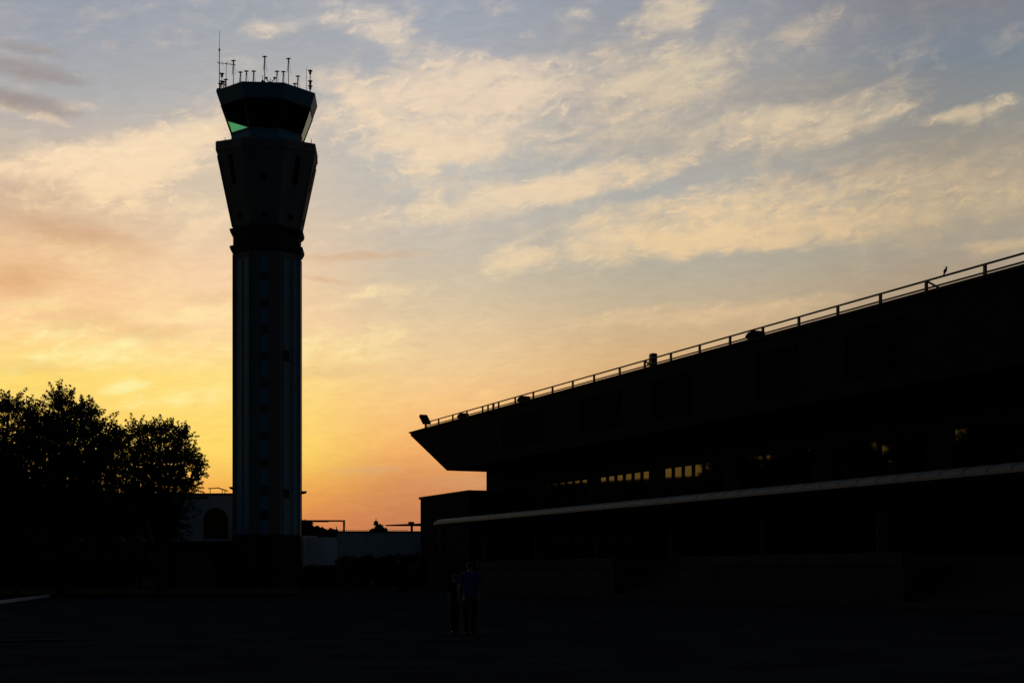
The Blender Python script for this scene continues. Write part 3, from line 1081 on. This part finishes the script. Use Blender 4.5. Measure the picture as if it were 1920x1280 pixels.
# wall with a real arched opening
ring_o, N = [], 14
for i in range(N + 1):
    a = math.pi * i / N
    ring_o.append((acx + aw * math.cos(a), zs + aw * math.sin(a)))
zb = at(0, 1010, AB).z
hole = [(acx + aw, zb)] + ring_o + [(acx - aw, zb)]
wall.box(ax0, acx - aw, 0, .4, 0, zr).box(acx + aw, ax1, 0, .4, 0, zr).box(acx - aw, acx + aw, 0, .4, 0, zb)
for i in range(N):
    (xa_, za_), (xb_, zb_) = ring_o[i], ring_o[i + 1]
    wall.loft([[(xa_, 0, za_), (xb_, 0, zb_), (xb_, 0, zr), (xa_, 0, zr)], [(xa_, .4, za_), (xb_, .4, zb_), (xb_, .4, zr), (xa_, .4, zr)]])
wall.box(ax0, ax0 + .4, .4, 14, 0, zr).box(ax1 - .4, ax1, .4, 14, 0, zr).box(ax0, ax1, 14, 14.4, 0, zr)
wall.build('wall', 'white_wall', ab)
MB().box(ax0 - .15, ax1 + .15, -.18, 14.5, zr, zr + .16).build('roof', 'concrete_dark', ab)
wf = MB()
for i in range(N):
    (xa_, za_), (xb_, zb_) = ring_o[i], ring_o[i + 1]
    k_ = .9
    ia, ib = (acx + (xa_ - acx) * k_, zs + (za_ - zs) * k_), (acx + (xb_ - acx) * k_, zs + (zb_ - zs) * k_)
    wf.loft([[(xa_, .12, za_), (xb_, .12, zb_), (ib[0], .12, ib[1]), (ia[0], .12, ia[1])], [(xa_, .25, za_), (xb_, .25, zb_), (ib[0], .25, ib[1]), (ia[0], .25, ia[1])]])
wf.box(acx - .05, acx + .05, .12, .25, zb, zs + aw * .9).box(acx - aw, acx + aw, .13, .24, zs - .05, zs + .05)
wfo = wf.build('arched_window', 'dark_metal', ab)
MB().add([(x_, .3, z_) for x_, z_ in hole], [tuple(range(len(hole)))]).build('pane', 'dark_glass', wfo)
MB().box(ax0 - .06, ax1 + .06, -.08, -.0025, 0, at(0, 1014, AB).z).build('lower_dark_band', 'dark_wall', ab)  # added sheet over the pale wall, its darkness low down put into colour
gx = at(270, 0, AB).x - ab.location.x
rd = MB()
for i in range(10):
    rd.box(gx - .9 + i * .18, gx - .9 + i * .18 + .11, -.17, -.11, .1, 3.6)
rd.box(gx - .95, gx + .95, -.11, -.083, .05, 3.7)
rd.build('ribbed_door', 'grey_metal', ab)
dw = MB().box(gx + 3.6, gx + 3.75, -.18, -.083, .05, 3.4).box(gx + 7.4, gx + 7.55, -.18, -.083, .05, 3.4).box(gx + 3.6, gx + 7.55, -.18, -.083, 3.4, 3.55).build('garage_door', 'dark_wall', ab)
MB().box(gx + 3.75, gx + 7.4, -.13, -.084, .05, 3.4).build('door_leaf', 'dark_metal', dw)

# pipe frame on its roof
pf = empty('pipe_frame', (at(386, 0, AB).x, AB + 2, zr + .16))
tag(pf, 'thin pipe frame with a drooping arm standing on the low building roof', 'pipe frame')
sc_ = AB / F
MB().tube((-.2, 0, .62), (15 * sc_, 0, .68), .05).build('bar', 'dark_metal', pf)
MB().tube((14 * sc_, 0, .72), (34 * sc_, 0, .34), .06).build('arm', 'dark_metal', pf)
for x_ in (0, 23, 28):
    MB().tube((x_ * sc_, 0, 0), ((x_ + 1) * sc_, 0, .62 - max(0, (x_ - 14)) * .016), .04).build('leg', 'dark_metal', pf)

# ================================================================== walls right of the tower
BW = 140.0
bw = empty('boundary_wall', (at(600, 0, 150).x, 150, 0))
tag(bw, 'plain bluish wall panel with a pale coping right beside the tower', 'wall')
w0, w1 = at(560, 0, 150).x - bw.location.x, at(634, 0, 150).x - bw.location.x
zt = at(0, 1005.5, 150).z
MB().box(w0, w1, 0, .3, 0, zt - .06).build('wall_panel', 'blue_wall', bw)
MB().box(w0, at(592, 0, 150).x - bw.location.x, -.05, .35, zt - .059, zt + .09).build('coping', 'white_band', bw)
MB().box(at(572, 0, 150).x - bw.location.x - .06, at(572, 0, 150).x - bw.location.x + .06, -.06, -.003, 0, zt - .1).build('downpipe', 'white_band', bw)

sw = empty('spiked_wall', (at(632, 0, BW).x, BW, 0), 0)
tag(sw, 'grey rendered wall topped with a row of short spikes before the annex', 'wall')
w1 = at(800, 0, BW).x - sw.location.x
zt = at(0, 996, BW).z
MB().box(0, w1, 0, .3, 0, zt - .1).build('wall_panel', 'render_wall', sw)
MB().box(-.05, w1, -.06, .36, zt - .099, zt + .04).build('coping', 'concrete_dark', sw)
spk = MB()
n_s = 34
for i in range(n_s):
    x_ = .1 + i * (at(765, 0, BW).x - sw.location.x) / n_s
    spk.tube((x_, .15, zt + .04), (x_, .15, zt + .24), .025, .012, n=5)
spk.box(0.05, at(765, 0, BW).x - sw.location.x, .13, .17, zt + .10, zt + .125)
spk.build('spike_row', 'dark_metal', sw)
MB().tube((0.0, .15, zt + .04), (-.12, .15, zt + .55), .06, .03).build('end_spike', 'dark_metal', sw)
MB().box(at(768, 0, BW).x - sw.location.x, w1, -.12, -.003, .0, zt - .12).build('pilaster', 'white_wall', sw)

# boom gantry behind the wall: long bar with a banded post
gy = 158.0
ga = empty('height_gantry', (at(645, 0, gy).x, gy, 0))
tag(ga, 'thin horizontal gantry bar on a red and white banded post by the tower', 'gantry')
zt_ = at(0, 976, gy).z
xl = at(556, 0, gy).x - ga.location.x
MB().box(xl, .12, -.08, .08, zt_ - .09, zt_ + .09).build('bar', 'dark_metal', ga)
MB().box(at(578, 0, gy).x - ga.location.x, at(616, 0, gy).x - ga.location.x, -.1, .1, zt_ - .14, zt_ - .092).build('bar_plate', 'dark_metal', ga)
zz, i = 0.0, 0
while zz < zt_ - .1:
    h_ = min(.42, zt_ - .1 - zz)
    MB().tube((0, 0, zz), (0, 0, zz + h_), .12, n=10).build('post_band', 'white_band' if i % 2 else 'red_band', ga)
    zz += h_
    i += 1
MB().tube((xl, 0, 0), (xl, 0, zt_ - .1), .12, n=10).build('post', 'dark_metal', ga)

# flat thin shelter roof behind the wall, right
fy = 152.0
fsx = at(772, 0, fy).x
fc = empty('flat_shelter', (fsx, fy, 0))
tag(fc, 'thin flat shelter roof on a post showing over the wall by the annex', 'shelter')
zf = at(0, 985, fy).z
xl, xr = at(723, 0, fy).x - fsx, at(800, 0, fy).x - fsx
MB().loft([[(xl, -1.2, zf), (xl, 1.2, zf), (xl, 1.2, zf + .05), (xl, -1.2, zf + .05)], [(xr, -1.2, zf - .02), (xr, 1.2, zf - .02), (xr, 1.2, zf + .24), (xr, -1.2, zf + .24)]]).build('roof', 'dark_metal', fc)
MB().tube((0, 0, 0), (0, 0, zf), .13, n=10).build('post', 'dark_metal', fc)
MB().bevbox(-.35, .25, -.3, .3, zf + .15, zf + .42, .04).build('roof_hatch', 'grey_metal', fc)

# small beacon mast on the horizon
by = 190.0
bx = at(705, 0, by)
bm_ = empty('beacon_mast', (bx.x, by, 0))
tag(bm_, 'small beacon mast with a round lamp rising above the spiked wall', 'beacon mast')
ztop = at(0, 974, by).z
MB().tube((0, 0, 0), (0, 0, ztop - .7), .1, .07).build('mast', 'dark_metal', bm_)
MB().tube((-.5, 0, ztop - 1.25), (.5, 0, ztop - 1.25), .05).tube((-.45, 0, ztop - 1.7), (.45, 0, ztop - 1.7), .04).build('crossbar', 'dark_metal', bm_)
MB().tube((0, 0, ztop - .75), (0, 0, ztop - .25), .36, .3, n=12).tube((0, 0, ztop - .25), (0, 0, ztop - .1), .3, .1, n=12).build('lamp', 'dark_metal', bm_)
MB().tube((0, 0, ztop - .1), (0, 0, ztop + .3), .03).build('tip_rod', 'dark_metal', bm_)

# ================================================================== office block beyond the left edge, mirrored in the terminal windows
ob = empty('office_block', (-80, 135, 0))
tag(ob, 'long flat-roofed block whose dark outline is mirrored in the terminal windows', 'building')
MB().box(0, 9, -70, 95, 0, 13.7).build('wall', 'dark_wall', ob)
MB().box(-.3, 9.3, -70.3, 95.3, 13.701, 14.4).build('roof', 'concrete_dark', ob)
for i in range(12):
    MB().box(9.003, 9.05, -64 + i * 9.6, -60 + i * 9.6, 8, 10.5).build('window', 'dark_metal', ob)

# ================================================================== trees
def leaf_cloud(name, m, parent, clumps, rng, per, size, twigs=(), per_twig=8):
    """clumps: (x, y, z, radius). Leaves are small folded quads scattered in each clump"""
    cs = np.array(list(clumps) + list(twigs))
    idx = np.concatenate([np.repeat(np.arange(len(clumps)), per), np.repeat(np.arange(len(clumps), len(cs)), per_twig)])
    n = len(idx)
    d = rng.normal(size=(n, 3))
    d /= np.linalg.norm(d, axis=1)[:, None]
    rr = rng.random(n) ** 0.5
    c = cs[idx, :3] + d * (rr * cs[idx, 3])[:, None] * np.array([1, 1, .75])
    u = rng.normal(size=(n, 3))
    u /= np.linalg.norm(u, axis=1)[:, None]
    w = np.cross(u, rng.normal(size=(n, 3)))
    w /= np.linalg.norm(w, axis=1)[:, None]
    nn = np.cross(u, w)
    s = size * (0.65 + 0.7 * rng.random(n))[:, None]
    v = np.empty((n, 4, 3))
    v[:, 0] = c - u * s
    v[:, 1] = c + w * s * .42 + nn * s * .15
    v[:, 2] = c + u * s
    v[:, 3] = c - w * s * .42 + nn * s * .15
    me = bpy.data.meshes.new(name)
    me.vertices.add(n * 4)
    me.vertices.foreach_set('co', v.reshape(-1))
    me.loops.add(n * 4)
    me.loops.foreach_set('vertex_index', np.arange(n * 4, dtype=np.int32))
    me.polygons.add(n)
    me.polygons.foreach_set('loop_start', np.arange(0, n * 4, 4, dtype=np.int32))
    me.polygons.foreach_set('loop_total', np.full(n, 4, dtype=np.int32))
    me.update(calc_edges=True)
    me.materials.append(MAT[m])
    o = bpy.data.objects.new(name, me)
    COL.objects.link(o)
    o.parent = parent
    return o


def tree(name, label, cat, base_px, Y, lobes_px, seed, group=None, per=36, leaf=.085, dens=1.0, m='leaf', spikes=1.0, clump_r=(.28, .6)):
    rng = np.random.default_rng(seed)
    bx_ = (base_px - CX) / F * Y
    e = empty(name, (bx_, Y, 0))
    tag(e, label, cat, group)
    sc = Y / F
    clumps = []
    twigs = []
    wood = MB()
    lobes = []
    for (px, py, rx, ry) in lobes_px:
        c = at(px, py, Y)
        lobes.append((c.x - bx_, rng.uniform(-.5, .5) * rx * sc, c.z, rx * sc, ry * sc))
    lowest = min(l[2] for l in lobes)
    fork = max(1.2, min(lowest * .55, 3.2))
    tr = .03 * max(l[2] + l[4] for l in lobes) + .05
    wood.path([(0, 0, 0), (.02, 0, .3), (.05, .03, fork * .6), (0.08, 0, fork)], [tr * 1.5, tr * 1.1, tr, tr * .9], 9)
    for (x, y, z, rx, rz) in lobes:
        p0 = Vector((.08, 0, fork - .15))
        p3 = Vector((x, y, z + rz * .5))
        mid = p0.lerp(p3, .5) + Vector((rng.uniform(-.3, .3), rng.uniform(-.3, .3), .25))
        wood.path([p0, p0.lerp(mid, .5), mid, mid.lerp(p3, .55), p3], [tr * .6, tr * .45, tr * .34, tr * .22, .03], 6)
        vol = rx * rx * rz
        n_in = int(dens * 1.15 * vol) + 6
        for _ in range(n_in):
            d = rng.normal(size=3)
            d /= np.linalg.norm(d)
            r_ = rng.random() ** .45 * .74
            clumps.append((x + d[0] * rx * r_, y + d[1] * rx * r_, z + d[2] * rz * r_, rng.uniform(*clump_r) * 1.1))
        n_tw = int(dens * 15 * (rx * rz * 2 + rx * rx) ** .9) + 16
        for q_ in range(n_tw):                     # leafy twigs growing out of the lobe
            d = rng.normal(size=3)
            d[2] += .25
            d /= np.linalg.norm(d)
            a_ = Vector((x + d[0] * rx * .4, y + d[1] * rx * .4, z + d[2] * rz * .4))
            r_ = .84 + abs(rng.normal()) * .20 * spikes
            b_ = Vector((x + d[0] * rx * r_, y + d[1] * rx * r_, z + d[2] * rz * r_)) + Vector((0, 0, rng.uniform(0, .12) * rz))
            b_ += Vector(rng.normal(size=3)) * .12 * rx
            mid_ = a_.lerp(b_, .5) + Vector(rng.normal(size=3)) * .06 * rx
            if q_ % 2 == 0:
                wood.path([a_, mid_, b_], [.03, .02, .008], 4)
            steps = max(3, int((b_ - a_).length / .16))
            for k_ in range(steps + 1):
                t_ = k_ / steps
                p_ = a_.lerp(mid_, t_ * 2) if t_ < .5 else mid_.lerp(b_, t_ * 2 - 1)
                twigs.append((p_.x, p_.y, p_.z, (.30 - .20 * t_) * clump_r[0] / .28))
    wood.build('trunk', 'bark', e)
    leaf_cloud('crown', m, e, clumps, rng, per, leaf, twigs, max(6, per // 5))
    return e


tree('leafy_tree', 'tallest leafy tree of the left clump, its crown rising to a spiky peak', 'tree', 120, 92,
     [(122, 772, 40, 44), (160, 775, 26, 32), (80, 820, 60, 52), (150, 840, 66, 62), (205, 822, 34, 34), (105, 900, 85, 70), (190, 900, 60, 62), (220, 850, 40, 45), (150, 980, 110, 60), (60, 960, 70, 60)],
     11, 'trees at the left edge')
tree('leafy_tree', 'lower round-crowned leafy tree nearest to the control tower', 'tree', 300, 97,
     [(300, 815, 36, 32), (338, 822, 26, 28), (262, 825, 30, 32), (345, 868, 38, 36), (296, 868, 48, 44), (250, 880, 44, 50), (372, 880, 18, 26), (330, 915, 52, 34), (255, 940, 60, 55), (310, 975, 52, 45), (225, 985, 55, 50)],
     23, 'trees at the left edge')
tree('leafy_tree', 'leafy tree cut off by the left picture edge', 'tree', -10, 90,
     [(18, 772, 36, 38), (60, 785, 22, 36), (-40, 790, 60, 55), (45, 840, 48, 44), (-10, 860, 75, 60), (30, 920, 80, 60), (-70, 900, 90, 80), (0, 990, 90, 60)],
     37, 'trees at the left edge')
# clipped shrubs at the foot of the trees
for i, (px, Y, w, h, lb) in enumerate(((30, 88.6, 95, 66, 'dark shrub at the left picture edge beneath the trees'), (140, 89, 80, 60, 'dark shrub at the foot of the tallest tree'), (235, 90, 70, 60, 'dark shrub under the round-crowned tree'), )):
    tree('shrub', lb, 'shrub', px, Y, [(px, 1085 - h * .45, w * .62, h * .6), (px - w * .4, 1085 - h * .3, w * .5, h * .45), (px + w * .4, 1085 - h * .3, w * .5, h * .45)], 50 + i, 'shrubs under the trees', per=70, dens=1.6, spikes=.6)
# far trees right of the tower
for i, (px, py, rx, ry, lb) in enumerate(((572, 992, 16, 16, 'tallest of the far dark trees directly right of the tower shaft'), (596, 999, 16, 11, 'middle far dark tree sloping down from the tower'), (622, 1003, 13, 9, 'lowest far dark tree beside the end of the spiked wall'))):
    tree('distant_tree', lb, 'tree', px, 230, [(px, py, rx, ry), (px - 5, py + 12, rx, ry + 8), (px + 5, py + 14, rx, ry)], 70 + i, 'far trees beyond the wall', per=45, leaf=.34, dens=.35, m='leaf_far', clump_r=(.5, .9))
tree('bush', 'small dark bush poking above the spiked wall beside the beacon mast', 'bush', 712, 185, [(711, 992, 7, 6), (704, 996, 6, 5), (718, 996, 6, 5)], 81, per=40, leaf=.25, dens=1.0, m='leaf_far', clump_r=(.3, .5))
# tall trees beyond the left edge of the view, mirrored in the terminal windows
ML = ('tall tree mirrored in the terminal windows, nearest to the office block end', 'second tall tree along the row mirrored in the terminal windows', 'middle tall tree of the row mirrored in the terminal windows', 'fourth tall tree along the row mirrored in the terminal windows', 'tall tree mirrored in the terminal windows, last of its row')
for i, (X_, Y_, h_, lb) in enumerate(((-66, 139, 16.6, ML[0]), (-68, 131, 18, ML[1]), (-66, 122, 19, ML[2]), (-67, 113, 20, ML[3]), (-65, 103, 19.6, ML[4]))):
    px_ = CX + X_ / Y_ * F
    py_ = HY - (h_ - EYE) / Y_ * F
    q_ = F / Y_
    tree('roadside_tree', lb, 'tree', px_, Y_, [(px_, py_ + 3 * q_, 3.4 * q_, 3 * q_), (px_ - 3 * q_, py_ + 6 * q_, 3.2 * q_, 3 * q_), (px_ + 3 * q_, py_ + 6 * q_, 3.2 * q_, 3.2 * q_), (px_, py_ + 9 * q_, 4.6 * q_, 3.6 * q_)], 90 + i, 'roadside trees', per=60, leaf=.22, dens=.5, m='leaf_far', clump_r=(.4, .8))

# low clipped hedge in front of the spiked wall
hd_ = empty('hedge', (at(560, 0, 118).x, 118, 0))
tag(hd_, 'dark clipped hedge in front of the walls between tower and annex', 'hedge')
rng = np.random.default_rng(5)
hw_ = at(800, 0, 118).x - hd_.location.x
cl_ = []
for _ in range(900):
    hx = rng.uniform(0, hw_)
    top = 2.0 if hx < hw_ * .3 else 2.7 + .5 * (hx / hw_ - .3)
    cl_.append((hx, rng.uniform(0, 1.6), rng.uniform(.15, top), rng.uniform(.2, .35)))
leaf_cloud('foliage', 'leaf', hd_, cl_, rng, 40, .11)
st = MB()
for i in range(12):
    st.tube((.3 + i * hw_ / 12, .8, 0), (.35 + i * hw_ / 12, .8, 1.6), .05, .02, n=5)
st.build('stems', 'bark', hd_)


# ================================================================== people
def skinned(name, verts, edges, radii, m, parent, root=0, sub=2):
    me = bpy.data.meshes.new(name)
    me.from_pydata(verts, edges, [])
    o = bpy.data.objects.new(name, me)
    COL.objects.link(o)
    sk = o.modifiers.new('skin', 'SKIN')
    sk.branch_smoothing = .4
    for i, v in enumerate(me.skin_vertices[0].data):
        r = radii[i]
        v.radius = r if isinstance(r, tuple) else (r, r)
        v.use_root = (i == root)
    ss = o.modifiers.new('sub', 'SUBSURF')
    ss.levels = sub
    ss.render_levels = sub
    dg = bpy.context.evaluated_depsgraph_get()
    me2 = bpy.data.meshes.new_from_object(o.evaluated_get(dg))
    o.modifiers.clear()
    o.data = me2
    for p in me2.polygons:
        p.use_smooth = True
    me2.materials.clear()
    me2.materials.append(MAT[m])
    o.parent = parent
    return o


def person(loc, rz, height, label, shirt, trousers, stride=.16, build=1.0, swing=.10, skirt=False):
    """adult seen from behind, walking; modelled 1.70 m tall facing +Y, then scaled"""
    e = empty('person', loc, rz)
    tag(e, label, 'person', None)
    k_ = height / 1.70
    e.scale = (k_, k_, k_)
    V, E, Rr = [], [], []

    def add(p, r, par=None):
        V.append(p)
        Rr.append(r)
        if par is not None:
            E.append((par, len(V) - 1))
        return len(V) - 1

    b = build
    pel = add((0, 0, .92), (.145 * b, .105 * b))
    wst = add((0, .01, 1.06), (.125 * b, .095 * b), pel)
    che = add((0, .0, 1.24), (.15 * b, .11 * b), wst)
    sho = add((0, -.01, 1.38), (.11 * b, .08 * b), che)
    nek = add((0, 0, 1.46), .052, sho)
    jaw = add((0, .025, 1.525), (.062, .075), nek)
    hed = add((0, .012, 1.60), (.076, .095), jaw)
    crn = add((0, .0, 1.66), (.058, .07), hed)
    add((0, .118, 1.575), .012, hed)                      # nose
    for s in (-1, 1):
        add((s * .082, .0, 1.585), .014, hed)             # ears
    arms = {}
    for s in (-1, 1):
        sh_ = add((s * .17 * b, -.01, 1.385), .058, sho)
        el_ = add((s * .235 * b, -.02 + s * swing * .5, 1.12), .042, sh_)
        wr_ = add((s * .24 * b, .05 + s * swing, .89), .028, el_)
        pa_ = add((s * .238 * b, .065 + s * swing, .83), (.018, .038), wr_)
        kn_ = add((s * .236 * b, .07 + s * swing, .79), (.015, .038), pa_)
        for fi, (dy, ln) in enumerate(((-.028, .062), (-.009, .076), (.010, .080), (.028, .072))):
            f1_ = add((s * .234 * b, .072 + s * swing + dy, .79 - ln * .55), .0085, kn_)
            add((s * .222 * b, .078 + s * swing + dy, .79 - ln), .0075, f1_)
        t1 = add((s * .225 * b, .105 + s * swing, .82), .0105, pa_)
        add((s * .215 * b, .118 + s * swing, .785), .009, t1)
        arms[s] = (V[sh_], V[el_], V[wr_])
    legs = {}
    for s in (-1, 1):
        hp = add((s * .09 * b, 0, .86), .088 * b, pel)
        kn = add((s * .10, s * stride * .55 + .03, .48), .056, hp)
        an_ = add((s * .10, s * stride - (.04 if s < 0 else 0), .09), .036, kn)
        hl = add((s * .10, s * stride - .02, .045), .036, an_)
        add((s * .11, s * stride + .15, .03), (.04, .024), hl)
        legs[s] = (V[hp], V[kn], V[an_])
    skinned('body', V, E, Rr, 'skin', e)
    # shirt with sleeves
    sv = [(0, 0, .845), (0, .01, 1.06), (0, 0, 1.24), (0, -.01, 1.385), (0, 0, 1.445)]
    se = [(0, 1), (1, 2), (2, 3), (3, 4)]
    sr = [(.185 * b, .14 * b), (.148 * b, .115 * b), (.170 * b, .13 * b), (.125 * b, .095 * b), (.062, .06)]
    for s in (-1, 1):
        a, c, d = [Vector(q) for q in arms[s]]
        n0 = len(sv)
        sv += [tuple(a), tuple(a.lerp(c, .55)), tuple(a.lerp(c, .85))]
        sr += [.074, .064, .066]
        se += [(3, n0), (n0, n0 + 1), (n0 + 1, n0 + 2)]
    skinned('shirt', sv, se, sr, shirt, e, root=1)
    # trousers
    tv = [(0, 0, 1.0), (0, 0, .88)]
    te = [(0, 1)]
    trd = [(.160 * b, .12 * b), (.165 * b, .125 * b)]
    for s in (-1, 1):
        a, c, d = [Vector(q) for q in legs[s]]
        n0 = len(tv)
        tv += [tuple(a), tuple(a.lerp(c, .5)), tuple(c), tuple(c.lerp(d, .6)), tuple(d + Vector((0, 0, -.045)))]
        trd += [.102 * b, .09 * b, .072, .066, .068]
        te += [(1, n0), (n0, n0 + 1), (n0 + 1, n0 + 2), (n0 + 2, n0 + 3), (n0 + 3, n0 + 4)]
    skinned('trousers', tv, te, trd, trousers, e, root=0)
    hv = [(0, -.03, 1.55), (0, -.022, 1.61), (0, -.005, 1.665)]
    skinned('hair', hv, [(0, 1), (1, 2)], [(.078, .07), (.086, .098), (.068, .08)], 'hair', e)
    for s in (-1, 1):
        y_ = s * stride
        skinned('shoe', [(s * .10, y_ - .05, .05), (s * .105, y_ + .06, .045), (s * .11, y_ + .17, .035)], [(0, 1), (1, 2)], [(.043, .045), (.046, .04), (.045, .03)], 'shoe', e)
    # eyes and mouth as small inlays on the face
    fm = MB()
    for s in (-1, 1):
        fm.tube((s * .03, .098, 1.592), (s * .03, .106, 1.592), .011, .008, n=8)
    fm.build('eye', 'hair', e)
    return e


P1 = at(881, 1188, 32.6)
person((P1.x, 32.6, 0), R(8), 1.70, 'person in a blue shirt and black trousers walking away on the asphalt', 'shirt_blue', 'cloth_black', build=1.08)
P2 = at(853, 1186, 33.4)
person((P2.x, 33.4, 0), R(20), 1.42, 'shorter person in dark clothes walking beside the one in blue', 'cloth_black', 'cloth_black', build=.82, stride=.2)
